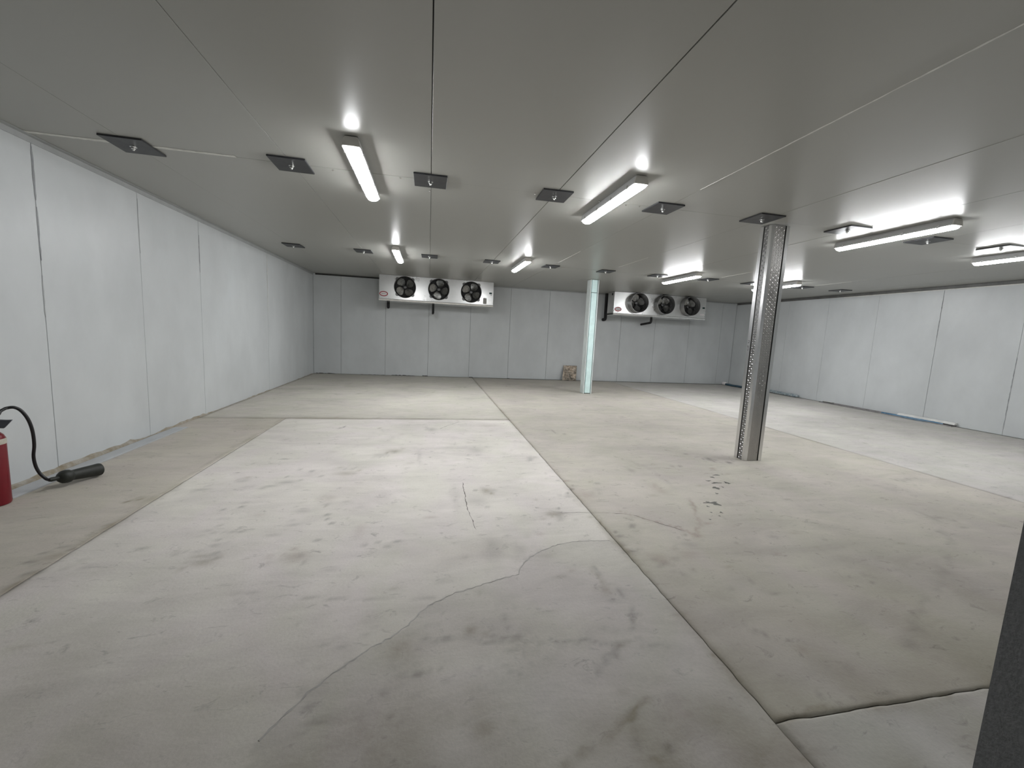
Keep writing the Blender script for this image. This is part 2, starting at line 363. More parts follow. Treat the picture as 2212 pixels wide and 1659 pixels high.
DROPS = [(2.916,3.656,0.019,0.024),(3.004,3.718,0.043,0.015),(2.799,3.564,0.03,0.014),(2.837,3.5,0.048,0.018),(2.955,3.502,0.022,0.027),(2.964,3.478,0.018,0.013),(2.736,3.379,0.035,0.025),(2.74,3.353,0.014,0.025),(2.649,3.241,0.014,0.015),(2.449,3.045,0.063,0.021),(2.473,3.01,0.028,0.027),(2.36,2.977,0.011,0.013),(2.392,2.853,0.012,0.015),(2.308,2.864,0.009,0.009),(2.207,2.742,0.009,0.008),(2.422,3.065,0.016,0.014),(2.331,2.795,0.009,0.009),(2.826,3.387,0.009,0.013)]
CRACKS = [[(0.337,3.682),(0.33,3.347),(0.328,3.094),(0.342,2.925),(0.358,2.748)],[(1.051,2.956),(1.192,2.962),(1.326,2.944),(1.459,2.924),(1.609,2.88)],[(1.609,2.88),(1.717,2.763),(1.799,2.666),(1.881,2.579)],[(0.179,5.774),(0.297,5.974),(0.476,6.223),(0.576,6.27)]]
PATCH = [(-0.519,1.348),(-0.453,1.459),(-0.414,1.518),(-0.369,1.569),(-0.297,1.647),(-0.216,1.717),(-0.124,1.783),(-0.066,1.836),(-0.026,1.901),(0.029,1.97),(0.088,2.011),(0.173,2.055),(0.263,2.088),(0.37,2.13),(0.541,2.187),(0.564,2.242),(0.595,2.303),(0.665,2.375),(0.744,2.423),(0.855,2.482),(0.945,2.509),(1.081,2.52),(1.23,2.512),(1.26,2.489)]



def axis_steps(a, b, fn):
    out = [a]
    while out[-1] < b - 1e-6:
        out.append(min(b, out[-1] + fn(out[-1])))
    if len(out) > 2 and out[-1] - out[-2] < 0.3 * (out[-2] - out[-3]):
        out.pop(-2)
    return np.array(out)


def vnoise(x, y, sc_, seed):
    rng = np.random.RandomState(seed)
    g = rng.rand(256, 256)
    u, v = x * sc_ + 57.3, y * sc_ + 31.7
    i, j = np.floor(u).astype(int), np.floor(v).astype(int)
    fu, fv = u - i, v - j
    fu, fv = fu * fu * (3 - 2 * fu), fv * fv * (3 - 2 * fv)
    i0, i1, j0, j1 = i % 256, (i + 1) % 256, j % 256, (j + 1) % 256
    return (g[i0, j0] * (1 - fu) + g[i1, j0] * fu) * (1 - fv) + (g[i0, j1] * (1 - fu) + g[i1, j1] * fu) * fv - 0.5


def in_poly(x, y, poly):
    r = np.zeros(x.shape, bool)
    n = len(poly)
    for k in range(n):
        (x1, y1), (x2, y2) = poly[k], poly[(k + 1) % n]
        c = ((y1 > y) != (y2 > y))
        xi = (x2 - x1) * (y - y1) / ((y2 - y1) if abs(y2 - y1) > 1e-9 else 1e-9) + x1
        r ^= c & (x < xi)
    return r


def stain_shade_field(x, y):
    """dirt, darker tone and painted dimming of the concrete at floor points: dark, brown-yellow and reddish amounts"""
    jx = x + 0.05 * vnoise(x, y, 9, 1) + 0.03 * vnoise(x, y, 27, 2)
    jy = y + 0.05 * vnoise(x, y, 9, 3) + 0.03 * vnoise(x, y, 27, 4)
    out = np.zeros((3, x.size))
    rs = random.Random(5)
    spots = list(STAINS)
    for cx, cy, ax, ay, s, k in STAINS:         # small flecks scattered about the larger marks
        if s >= 0.13:
            for q in range(5 if max(ax, ay) > .05 else 2):
                d = rs.uniform(.5, 2.2) * max(ax, ay, .05) + .02
                a = rs.uniform(0, 6.283)
                spots.append((cx + d * math.cos(a), cy + d * math.sin(a), rs.uniform(.010, .026), rs.uniform(.010, .018), rs.uniform(.25, .6) * min(1, s * 2.2) * (.55 if cy < 2.2 else 1), k if rs.random() < .5 else 0))
    for q in range(420):                        # and all over the slabs
        spots.append((rs.uniform(-3, 9), rs.uniform(.8, 11), rs.uniform(.012, .045), rs.uniform(.008, .018), rs.uniform(.12, .34), rs.choice((0, 1, 1, 2))))
    for cx, cy, ax, ay, s, k in spots:
        s = min(.8, s * (1.25 if cy > 2.3 else .85))
        a2, b2 = ax * 2.6, ay * 2.6
        sel = np.nonzero((np.abs(x - cx) < a2 + 0.06) & (np.abs(y - cy) < b2 + 0.06))[0]
        if sel.size:
            t = min(1.0, 0.05 / max(ax, ay) * 3 + 0.25) if max(ax, ay) > 0.1 else 0.25
            qx, qy = (x[sel] * (1 - t) + jx[sel] * t - cx) / ax, (y[sel] * (1 - t) + jy[sel] * t - cy) / ay
            out[k, sel] = np.maximum(out[k, sel], s * np.exp(-0.75 * (qx * qx + qy * qy)))
    br = np.clip(0.55 + 1.8 * vnoise(x, y, 13, 5), 0, 1)
    for pts, wd, s, k, bm_ in TRACKS:
        P = np.array(pts)
        sel = np.nonzero((x > P[:, 0].min() - .15) & (x < P[:, 0].max() + .15) & (y > P[:, 1].min() - .15) & (y < P[:, 1].max() + .15))[0]
        if not sel.size:
            continue
        d = np.full(sel.size, 9.0)
        for a, b in zip(P[:-1], P[1:]):
            ab = b - a
            t = np.clip(((jx[sel] - a[0]) * ab[0] + (jy[sel] - a[1]) * ab[1]) / (ab @ ab), 0, 1)
            d = np.minimum(d, np.hypot(jx[sel] - a[0] - t * ab[0], jy[sel] - a[1] - t * ab[1]))
        amt = s * np.exp(-(d / wd) ** 2) * (1 - bm_ + bm_ * br[sel])
        out[k, sel] = np.maximum(out[k, sel], amt)
    # greyer overlay poured by the door, with a ragged edge
    px = x + 0.015 * vnoise(x, y, 12, 8)
    py = y + 0.015 * vnoise(x, y, 12, 9)
    poly = PATCH + [(JX2, PATCH[-1][1]), (JX2, 0.2), (-0.6, 0.2)]
    out[0] += np.where(in_poly(px, py, poly), 0.15, 0.0)
    # boot dirt at the door, deepened to paint in light falloff and lens vignetting
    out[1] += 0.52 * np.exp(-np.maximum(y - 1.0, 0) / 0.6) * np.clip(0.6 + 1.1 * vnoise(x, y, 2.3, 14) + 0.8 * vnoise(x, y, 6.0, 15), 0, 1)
    # grime creeping out of the joints
    for dist in (np.abs(x - JX2), np.abs(x - JX3), np.abs(x - JX1) + np.where(y > JY2, 9, 0), np.abs(y - JY2) + np.where(x > JX2, 9, 0), np.abs(y - JY1) + np.where(x < JX2, 9, 0)):
        out[1] += 0.30 * np.exp(-(dist / 0.035) ** 2) * np.clip(0.5 + 1.6 * vnoise(x, y, 3.1, 11), 0, 1)
    out[0] += 0.22 * np.exp(-((YB - y) / 0.25) ** 2) * np.clip(0.6 + vnoise(x, y, 2, 12), 0, 1)  # patchy darker band of floor along the back wall
    return np.clip(out, 0, 0.85)


floor = box_obj('floor', 'sub', (XL - 0.2, XR + 0.2, -1.6, YB + 0.2, -0.14, -0.006))
tag(floor, 'pale stained concrete floor in large jointed slabs', kind='structure')


def slab(x0, x1, y0, y1, m, gaps=(0, 0, 0, 0), fine=0.03):
    x0, x1, y0, y1 = x0 + gaps[0], x1 - gaps[1], y0 + gaps[2], y1 - gaps[3]
    ys = axis_steps(y0, y1, lambda y: max(0.014, 0.012 * max(y, 0.5)) if fine < 0.05 else max(0.03, 0.014 * max(y, 0.5)))
    xs = axis_steps(x0, x1, lambda x: fine)
    nx, ny = len(xs), len(ys)
    X, Y = np.meshgrid(xs, ys)
    # ragged, slightly broken arris along the joints
    rx = 0.004 * vnoise(X.ravel(), Y.ravel(), 22, 21).reshape(X.shape) * 2
    Z = np.zeros(X.shape)
    for g, e in ((gaps[0], X - x0), (gaps[1], x1 - X), (gaps[2], Y - y0), (gaps[3], y1 - Y)):
        if g:
            Z -= np.where(e < 1e-6, 0.0025, 0)
    for g, sl in ((gaps[0], np.s_[:, 0]), (gaps[1], np.s_[:, -1])):
        if g:
            X[sl] += rx[sl]
    for g, sl in ((gaps[2], np.s_[0, :]), (gaps[3], np.s_[-1, :])):
        if g:
            Y[sl] += rx[sl]
    co = np.stack([X.ravel(), Y.ravel(), Z.ravel()], 1)
    idx = np.arange(nx * ny).reshape(ny, nx)
    quads = np.stack([idx[:-1, :-1], idx[:-1, 1:], idx[1:, 1:], idx[1:, :-1]], -1).reshape(-1, 4)
    # skirt down to the bed
    rim = np.concatenate([idx[0, :], idx[1:, -1], idx[-1, -2::-1], idx[-2:0:-1, 0]])
    low = co[rim].copy()
    low[:, 2] = -0.0058
    base = len(co)
    co = np.concatenate([co, low])
    k = np.arange(len(rim))
    k2 = (k + 1) % len(rim)
    sk = np.stack([rim[k2], rim[k], base + k, base + k2], 1)
    quads = np.concatenate([quads, sk])
    me = bpy.data.meshes.new('concrete_slab')
    me.vertices.add(len(co))
    me.vertices.foreach_set('co', co.ravel())
    me.loops.add(quads.size)
    me.loops.foreach_set('vertex_index', quads.ravel())
    me.polygons.add(len(quads))
    me.polygons.foreach_set('loop_start', np.arange(0, quads.size, 4))
    me.update(calc_edges=True)
    me.validate()
    st = stain_shade_field(co[:, 0], co[:, 1])
    ca = me.color_attributes.new('stain_shade', 'FLOAT_COLOR', 'POINT')
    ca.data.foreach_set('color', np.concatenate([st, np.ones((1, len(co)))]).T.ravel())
    me.materials.append(m)
    o = bpy.data.objects.new('concrete_slab', me)
    C.objects.link(o)
    o.parent = floor
    return o


FM = {k: floor_mat('concrete_' + k, c) for k, c in dict(
    pale=(0.590, 0.563, 0.535), beige=(0.432, 0.408, 0.368), left=(0.475, 0.445, 0.398),
    back=(0.465, 0.447, 0.405), right=(0.475, 0.462, 0.440)).items()}
G = 0.0028
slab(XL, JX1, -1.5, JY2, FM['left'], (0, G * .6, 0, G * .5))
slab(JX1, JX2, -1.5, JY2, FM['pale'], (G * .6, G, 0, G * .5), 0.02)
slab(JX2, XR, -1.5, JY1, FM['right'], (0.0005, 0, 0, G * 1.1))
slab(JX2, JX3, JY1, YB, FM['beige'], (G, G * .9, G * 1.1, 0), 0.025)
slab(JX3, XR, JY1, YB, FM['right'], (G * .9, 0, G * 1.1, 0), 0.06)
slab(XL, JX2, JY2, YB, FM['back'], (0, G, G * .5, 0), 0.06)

# hairline cracks and dark spots lying on the concrete
mb = MB()
for pts in CRACKS:
    wd = 0.0032
    fine = []
    for (ax, ay), (bx, by) in zip(pts[:-1], pts[1:]):
        n = max(2, int(math.hypot(bx - ax, by - ay) / 0.03))
        for i in range(n):
            t = i / n
            fine.append((ax + (bx - ax) * t + random.uniform(-.005, .005), ay + (by - ay) * t + random.uniform(-.005, .005)))
    fine.append(pts[-1])
    vs, fs = [], []
    for i, (px, py) in enumerate(fine):
        qx, qy = fine[min(i + 1, len(fine) - 1)]
        rx_, ry_ = fine[max(i - 1, 0)]
        dx, dy = qx - rx_, qy - ry_
        l = math.hypot(dx, dy) or 1
        ww = wd * random.uniform(0.3, 1.3) * (1 if 0 < i < len(fine) - 1 else 0.1)
        vs += [(px - dy / l * ww, py + dx / l * ww, 0.0006), (px + dy / l * ww, py - dx / l * ww, 0.0006)]
        if i:
            fs.append((2 * i - 2, 2 * i - 1, 2 * i + 1, 2 * i))
    mb.add(vs, fs)
tag(mb.build('floor_crack', 'crack', floor, fix=False), kind='stuff')
# feathered edge of the overlay: a thin raised lip, broken in places
mb = MB()
fine = []
for (ax, ay), (bx, by) in zip(PATCH[:-1], PATCH[1:]):
    n = max(2, int(math.hypot(bx - ax, by - ay) / 0.02))
    for i in range(n):
        t = i / n
        fine.append((ax + (bx - ax) * t + random.uniform(-.006, .006), ay + (by - ay) * t + random.uniform(-.006, .006)))
vs, fs = [], []
for i, (px, py) in enumerate(fine):
    qx, qy = fine[min(i + 1, len(fine) - 1)]
    rx_, ry_ = fine[max(i - 1, 0)]
    dx, dy = qx - rx_, qy - ry_
    l = math.hypot(dx, dy) or 1
    ww = .0035 * random.uniform(0.3, 1.2)
    hh = .0026 * random.uniform(0.3, 1.0)
    vs += [(px - dy / l * .0008, py + dx / l * .0008, 0.0004), (px, py, hh), (px + dy / l * ww * 2.4, py - dx / l * ww * 2.4, 0.0004)]
    if i:
        b = 3 * i - 3
        fs += [(b, b + 1, b + 4, b + 3), (b + 1, b + 2, b + 5, b + 4)]
tag(mb.add(vs, fs).build('overlay_lip', 'lip', floor, fix=False), kind='stuff')
mb = MB()
for cx, cy, ax, ay in DROPS:
    n = 12
    ph = random.random() * 6
    vs = [(cx, cy, 0.0012)]
    for k in range(n):
        a = 2 * PI * k / n
        r = 1 + 0.35 * math.sin(3 * a + ph) + 0.2 * random.uniform(-1, 1)
        vs.append((cx + ax * r * math.cos(a), cy + ay * r * math.sin(a), 0.0006))
    mb.add(vs, [(0, 1 + k, 1 + (k + 1) % n) for k in range(n)])
tag(mb.build('oil_drops', 'oil', floor, fix=False), kind='stuff')

# ------------------------------------------------------------------ ceiling: insulated panels
ceiling = tag(box_obj('ceiling', 'gap', (XL - 0.2, XR + 0.2, 0.05, YB + 0.2, H + 0.012, H + 0.14)),
              'low grey ceiling of insulated panels with thin seams', kind='structure')
cx_j = [-2.372 + 1.1785 * k for k in range(11)]                 # seams running away from the door
cy_j = [4.085, 8.165]                                           # seams across
gapx = {0: .0012, 1: .0012, 2: .0032, 3: .0032, 4: .0014, 5: .0012, 6: .003, 7: .0012}
xs = [XL - 0.01] + cx_j + [XR + 0.01]
ys = [0.2] + cy_j + [YB + 0.01]
for i in range(len(xs) - 1):
    for j in range(len(ys) - 1):
        ga = gapx.get(i - 1, .0015) if i > 0 else 0
        gb = gapx.get(i, .0015) if i < len(xs) - 2 else 0
        if j: ga, gb = min(ga, .0016), min(gb, .0016)
        dz = random.uniform(-0.0012, 0.0012)
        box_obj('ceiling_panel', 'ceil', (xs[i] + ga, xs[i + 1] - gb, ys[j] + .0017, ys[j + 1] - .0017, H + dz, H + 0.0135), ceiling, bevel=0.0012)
# pale caulk smeared over some seams
def caulk(x0, x1, y0, y1, z, wob=0.004, wd=0.012):
    n = 40
    vs, fs = [], []
    for i in range(n + 1):
        t = i / n
        cx, cy = x0 + (x1 - x0) * t, y0 + (y1 - y0) * t
        ww = wd * (0.75 + 0.5 * random.random())
        o = random.uniform(-wob, wob) * 0.4
        if abs(x1 - x0) > abs(y1 - y0):
            vs += [(cx, cy - ww + o, z), (cx, cy + o, z - 0.003), (cx, cy + ww + o, z)]
        else:
            vs += [(cx - ww + o, cy, z), (cx + o, cy, z - 0.003), (cx + ww + o, cy, z)]
        if i:
            b = 3 * i - 3
            fs += [(b, b + 1, b + 4, b + 3), (b + 1, b + 2, b + 5, b + 4)]
    return MB().add(vs, fs).build('caulk_bead', 'caulk', ceiling, fix=False)
caulk(XL + 0.05, -1.62, 4.076, 4.076, H - 0.002, wd=.021)
for (x0, y0, x1, y1, wd) in ((cx_j[4], 1.2, cx_j[4], 2.9, .006), (cx_j[4], 2.9, cx_j[4], 3.5, .004), (cx_j[4], 6.5, cx_j[4], 7.7, .007),
                         (cx_j[5], 6.5, cx_j[5], 7.6, .006), (cx_j[7], 6.9, cx_j[7], 7.75, .008), (cx_j[9], 7.0, cx_j[9], 7.8, .008)):
    caulk(x0, x1, y0, y1, H - 0.0015, wd=wd)
for x, y in ((-0.866, 4.11), (-0.289, 4.10), (0.972, 4.10), (1.926, 4.11), (2.071, 4.10), (1.635, 4.10), (-0.03, 4.37)):
    MB().lathe((x, y, H - 0.012), [(0.004, 0), (0.009, 0.004), (0.009, 0.0085), (0.004, 0.009), (0.004, 0.012)], 8).build('screw', 'bolt', ceiling)


# ------------------------------------------------------------------ walls of upright insulated panels
def wall(name, back, label):
    return tag(box_obj(name, 'walljoint', back), label, kind='structure')
ZB, ZT = 0.004, H - 0.004
wl = wall('wall_left', (XL - 0.15, XL - 0.010, 0.25, YB + 0.12, -0.006, H + 0.012), 'left wall of pale blue grey insulated panels')
yj = [Y0, 1.74, 2.96, 4.178, 5.400, 6.620, 7.842, 9.085, 10.305, 11.525, YB]
for a, b in zip(yj[:-1], yj[1:]):
    box_obj('wall_panel', 'wall', (XL - 0.0105, XL + random.uniform(-.0015, .0015), a + .0022, b - .0022, ZB, ZT), wl, bevel=0.0015)
wb = wall('wall_back', (XL - 0.10, XR + 0.10, YB + 0.010, YB + 0.15, -0.006, H + 0.012), 'back wall of pale blue grey insulated panels behind the coolers')
xj = [XL, -2.408, -1.216, -0.016, 1.187, 2.374, 3.575, 4.765, 5.956, 7.148, 8.380, 9.56, XR]
for a, b in zip(xj[:-1], xj[1:]):
    box_obj('wall_panel', 'wall', (a + .0040, b - .0040, YB + random.uniform(-.0015, .0015), YB + 0.0105, ZB, ZT), wb, bevel=0.0015)
wr = wall('wall_right', (XR + 0.010, XR + 0.15, 0.25, YB + 0.12, -0.006, H + 0.012), 'right wall of pale blue grey insulated panels')
yj = [Y0, 1.72, 2.95, 4.17, 5.398, 6.628, 7.85, 9.07, 10.29, 11.51, YB]
for a, b in zip(yj[:-1], yj[1:]):
    box_obj('wall_panel', 'wall', (XR + random.uniform(-.0015, .0015), XR + 0.0105, a + .0022, b - .0022, ZB, ZT), wr, bevel=0.0015)
DX = 0.922                      # half width of the doorway the camera stands in
wf = tag(MB().box(XL - 0.1, -DX - 0.03, 0.25, Y0, -0.006, H + 0.012).box(DX + 0.03, XR + 0.1, 0.25, Y0, -0.006, H + 0.012)
         .box(-DX - 0.03, DX + 0.03, 0.25, Y0, 2.25, H + 0.012).build('wall_front', 'wall'), 'front wall around the doorway', kind='structure')
tag(box_obj('trim_1', 'rubber', (DX, DX + 0.03, 0.24, Y0, 0.0, 2.25)), 'dark grey rubber lined door jamb at the right edge', kind='structure')
tag(box_obj('trim_2', 'rubber', (-DX - 0.03, -DX, 0.24, Y0, 0.0, 2.25)), 'dark grey rubber lined left door jamb', kind='structure')


def angle_trim(name, m, axis, a0, a1, c, leg, t=0.004, side=1):
    """an L of sheet metal in the corner between wall and ceiling"""
    z = H - 0.0015
    if axis == 'y':
        poly = [(c, z), (c + side * leg, z), (c + side * leg, z - t), (c + side * t, z - t), (c + side * t, z - leg), (c, z - leg)]
    else:
        poly = [(c, z), (c - leg, z), (c - leg, z - t), (c - t, z - t), (c - t, z - leg), (c, z - leg)]
    return tag(MB().prism(poly, axis, a0, a1).build(name, m), kind='structure')
o = angle_trim('trim_3', 'trim', 'y', Y0, YB - 0.02, XL + 0.003, 0.048)
o['label'] = 'grey angle trim between left wall and ceiling'
o = angle_trim('trim_4', 'trimdark', 'y', Y0, YB - 0.02, XR - 0.003, 0.060, side=-1)
o['label'] = 'dark grey angle trim between right wall and ceiling'
o = angle_trim('shadow_gap_strip', 'gap', 'x', XL + 0.06, -1.25, YB - 0.003, 0.036)  # dark strip added to paint the shadow gap above the panels
o['label'] = 'dark strip painted as the shadow gap between back wall and ceiling, left of the left cooler'
o = angle_trim('trim_6', 'trim', 'x', -1.24, XR - 0.08, YB - 0.003, 0.030)
o['label'] = 'grey trim between back wall and ceiling'
MB().box(XR - 0.0075, XR - 0.003, 5.0, 8.7, H - 0.078, H - 0.062).build('sealant_bead', 'bead', wr)

# old foam squeezed out along the foot of the left wall
mb = MB()
vs, fs = [], []
n = 130
for i in range(n + 1):
    y = 2.2 + (YB - 0.1 - 2.2) * i / n
    k = vnoise(np.array([y]), np.array([0.3]), 3.1, 31)[0] + 0.6 * vnoise(np.array([y]), np.array([0.3]), 11, 32)[0]
    h = (0.015 + 0.044 * k) * (1.2 if y < 6.6 else 0.5)
    h = max(0.003, h)
    if y < 4.9: h += 0.010
    d = 0.006 + 0.5 * h
    vs += [(XL - 0.001, y, h), (XL + d * 0.7, y, h * 0.72), (XL + d, y, 0.0)]
    if i:
        b = 3 * i - 3
        fs += [(b, b + 1, b + 4, b + 3), (b + 1, b + 2, b + 5, b + 4)]
tag(mb.add(vs, fs).build('foam_seam', 'foam', wl, fix=False), kind='stuff')
# sealant worked into some wall joints, ragged
def joint_bead(wallobj, x, s, y, z0, z1, wd, m):
    n = max(4, int((z1 - z0) / .04))
    vs, fs = [], []
    for i in range(n + 1):
        z = z0 + (z1 - z0) * i / n
        a = wd * random.uniform(.55, 1.2) * (.3 if i in (0, n) else 1)
        c = y + random.uniform(-.0015, .0015)
        vs += [(x + s * .0004, c - a, z), (x + s * .003, c, z), (x + s * .0004, c + a, z)]
        if i:
            b = 3 * i - 3
            fs += [(b, b + 1, b + 4, b + 3), (b + 1, b + 2, b + 5, b + 4)]
    return MB().add(vs, fs).build('sealant_bead', m, wallobj, fix=False)
joint_bead(wl, XL + .0016, 1, 4.178, 2.25, 2.66, .010, 'walljoint')
joint_bead(wl, XL + .0016, 1, 4.180, 1.78, 2.20, .008, 'walljoint')
joint_bead(wl, XL + .0016, 1, 4.176, 1.32, 1.66, .006, 'trim')
joint_bead(wl, XL + .0016, 1, 5.400, 2.05, 2.62, .007, 'trim')
joint_bead(wl, XL + .0016, 1, 6.620, 2.00, 2.50, .011, 'walljoint')
joint_bead(wl, XL + .0016, 1, 9.085, 1.50, 2.62, .010, 'bead')
joint_bead(wr, XR - .0016, -1, 6.628, 1.70, 2.55, .007, 'walljoint')
joint_bead(wr, XR - .0016, -1, 5.398, 0.10, 1.40, .007, 'walljoint')

# dark broken sealant at the foot of the back wall
mb = MB()
for a, b, h in ((-3.08, -2.55, .014), (-1.9, -1.2, .008), (-1.05, -0.35, .016), (-0.16, 0.0, .022), (1.2, 1.33, .02), (2.36, 2.44, .012)):
    n = 14
    vs, fs = [], []
    for i in range(n + 1):
        x = a + (b - a) * i / n
        hh = h * (0.4 + random.random()) * (0.2 if i in (0, n) else 1)
        vs += [(x, YB - 0.0025, hh), (x, YB - 0.014, 0.0008)]
        if i:
            fs.append((2 * i - 2, 2 * i - 1, 2 * i + 1, 2 * i))
    mb.add(vs, fs)
tag(mb.build('sealant_crumbs', 'gap', wb, fix=False), kind='stuff')


# ------------------------------------------------------------------ ceiling luminaires (the lamps light themselves)
def make_light():
    r = empty('ceiling_light', (0, 0, H), 'x', 'light')
    L2 = 0.615
    prof = [(-.064, -.072), (-.066, -.062), (-.056, -.022), (-.046, -.0015), (.046, -.0015), (.056, -.022), (.066, -.062), (.064, -.072)]
    MB().prism(prof, 'y', -L2, L2).build('housing', 'housing', r)
    n = 14
    mb = MB()
    vs = []
    ends = [(-L2 + .002, .60), (-L2 + .006, .85), (-L2 + .016, .97), (-L2 + .04, 1), (L2 - .04, 1), (L2 - .016, .97), (L2 - .006, .85), (L2 - .002, .60)]
    for yy, kk in ends:
        vs += [(0.054 * min(1, kk + .12) * math.cos(PI + PI * k / n), yy, -0.0725 + 0.032 * kk * math.sin(PI + PI * k / n)) for k in range(n + 1)]
    m_ = n + 1
    mb.add(vs, [(i * m_ + k, i * m_ + (k + 1) % m_, (i + 1) * m_ + (k + 1) % m_, (i + 1) * m_ + k) for i in range(len(ends) - 1) for k in range(m_)]
           + [tuple(range(m_)), tuple((len(ends) - 1) * m_ + k for k in range(m_))])
    mb.build('diffuser', 'diff', r, smooth=True)
    for s in (-1, 1):
        cap = [(-.062, -.0715), (-.064, -.061), (-.054, -.020), (-.042, -.004), (.042, -.004), (.054, -.020), (.064, -.061), (.062, -.0715)]
        a, b = sorted((s * (L2 - 0.014), s * (L2 + 0.012)))
        MB().prism(cap, 'y', a, b).build('end_cap', 'endcap', r, bevel=0.003)
    for y in (-.5, -.17, .17, .5):
        for s in (-1, 1):
            x0, x1 = sorted((s * 0.056, s * 0.069))
            MB().box(x0, x1, y - .012, y + .012, -.080, -.052).build('clip', 'clip', r)
    return r
light0 = make_light()
LX = (-0.585, 1.700, 5.130, 7.445)
names = ('left column', 'second column', 'third column', 'rightmost column')
spots = [(x, y) for y in (3.985, 8.05) for x in LX]
LL = ['lit linear ceiling light, near row, leftmost, pointing at the left cooler',
      'lit linear ceiling light, near row, second from left, between the fourth and fifth plates',
      'lit linear ceiling light, near row, third from left, right of the aluminium column',
      'lit linear ceiling light cut by the right edge of the photo',
      'small far lit ceiling light above the left fan of the left cooler',
      'small far lit ceiling light right of the left cooler',
      'far lit ceiling light above the right cooler',
      'far lit ceiling light half hidden behind the aluminium column']
for i, (x, y) in enumerate(spots):
    o = light0 if i == 0 else copy_tree(light0)
    o.location = (x, y, H)
    if i >= 4:                  # the far row gives a little more light
        for ch in children(o):
            if ch.name.startswith('diffuser'):
                ch.data = ch.data.copy() if i == 4 else far_mesh
                far_mesh = ch.data
                far_mesh.materials[0] = M['diff_far']
    tag(o, LL[i], 'light', 'ceiling lights')


# ------------------------------------------------------------------ black bearing plates bolted over the seam crossings
def make_plate():
    r = empty('ceiling_plate', (0, 0, H), 'x', 'plate')
    MB().box(-.147, .147, -.163, .163, -.0150, -.0015).build('steel_plate', 'plate', r, bevel=0.002)
    MB().lathe((0, 0, -.0185), [(0.024, 0), (0.024, 0.0035)], 16).build('washer', 'bolt', r)
    MB().lathe((0, 0, -.034), [(0.015, 0), (0.017, 0.003), (0.017, 0.0155)], 6).build('nut', 'bolt', r)
    MB().lathe((0, 0, -.046), [(0.006, 0), (0.0075, 0.002), (0.0075, 0.013)], 10).build('stud', 'bolt', r, smooth=True)
    return r
plate0 = make_plate()
ordn = ['first', 'second', 'third', 'fourth', 'fifth', 'sixth', 'seventh', 'eighth', 'ninth', 'tenth', 'eleventh']
near = [(-2.367, 4.086), (-1.195, 4.09), (-0.020, 4.083), (1.161, 4.085), (2.320, 4.075), (3.462, 4.030), (4.617, 4.06), (5.843, 4.102), (6.952, 4.06)]
far = [(-2.382, 8.19), (-1.203, 8.18), (-0.024, 8.15), (1.150, 8.165), (2.328, 8.15), (3.511, 8.18), (4.666, 8.17), (5.837, 8.13), (6.94, 8.17), (8.24, 8.13), (9.28, 8.13)]
near_extra = {0: ', over pale caulk by the left wall', 5: ', touching the aluminium column top', 7: ', behind the third light', 8: ', by the right photo edge'}
far_extra = {0: ', by the left wall', 2: ', above the left cooler', 5: ', above the pale column', 8: ', just left of the aluminium column', 9: ', just right of the aluminium column', 10: ', by the right wall'}
k = 0
for row, pts, ex in (('near', near, near_extra), ('far', far, far_extra)):
    for i, (x, y) in enumerate(pts):
        o = plate0 if k == 0 else copy_tree(plate0)
        k += 1
        o.location = (x, y, H)
        o.rotation_euler = (0, 0, random.uniform(-.02, .02))
        tag(o, 'black bolted ceiling plate, %s from left, %s row%s' % (ordn[i], row, ex.get(i, '')), 'plate', 'black ceiling plates')


# ------------------------------------------------------------------ the two evaporator coolers
def front_with_holes(x0, x1, z0, z1, y, centres, R, t=0.003, n=40):
    """sheet metal front with round fan openings"""
    mb = MB()
    xs_ = [x0] + [(a[0] + b[0]) / 2 for a, b in zip(centres[:-1], centres[1:])] + [x1]
    for i, (cx, cz) in enumerate(centres):
        l, r_ = xs_[i], xs_[i + 1]
        angs = [2 * PI * k / n for k in range(n)] + [math.atan2(zz - cz, xx - cx) % (2 * PI) for xx in (l, r_) for zz in (z0, z1)]
        angs = sorted(set(round(a, 6) for a in angs))
        vi, vo = [], []
        for a in angs:
            c_, s_ = math.cos(a), math.sin(a)
            k_ = min(((r_ - cx) / c_ if c_ > 1e-9 else (l - cx) / c_ if c_ < -1e-9 else 1e9), ((z1 - cz) / s_ if s_ > 1e-9 else (z0 - cz) / s_ if s_ < -1e-9 else 1e9))
            vi.append((cx + R * c_, y, cz + R * s_))
            vo.append((cx + k_ * c_, y, cz + k_ * s_))
        m_ = len(angs)
        mb.add(vi + vo, [(q, (q + 1) % m_, m_ + (q + 1) % m_, m_ + q) for q in range(m_)])
    return mb


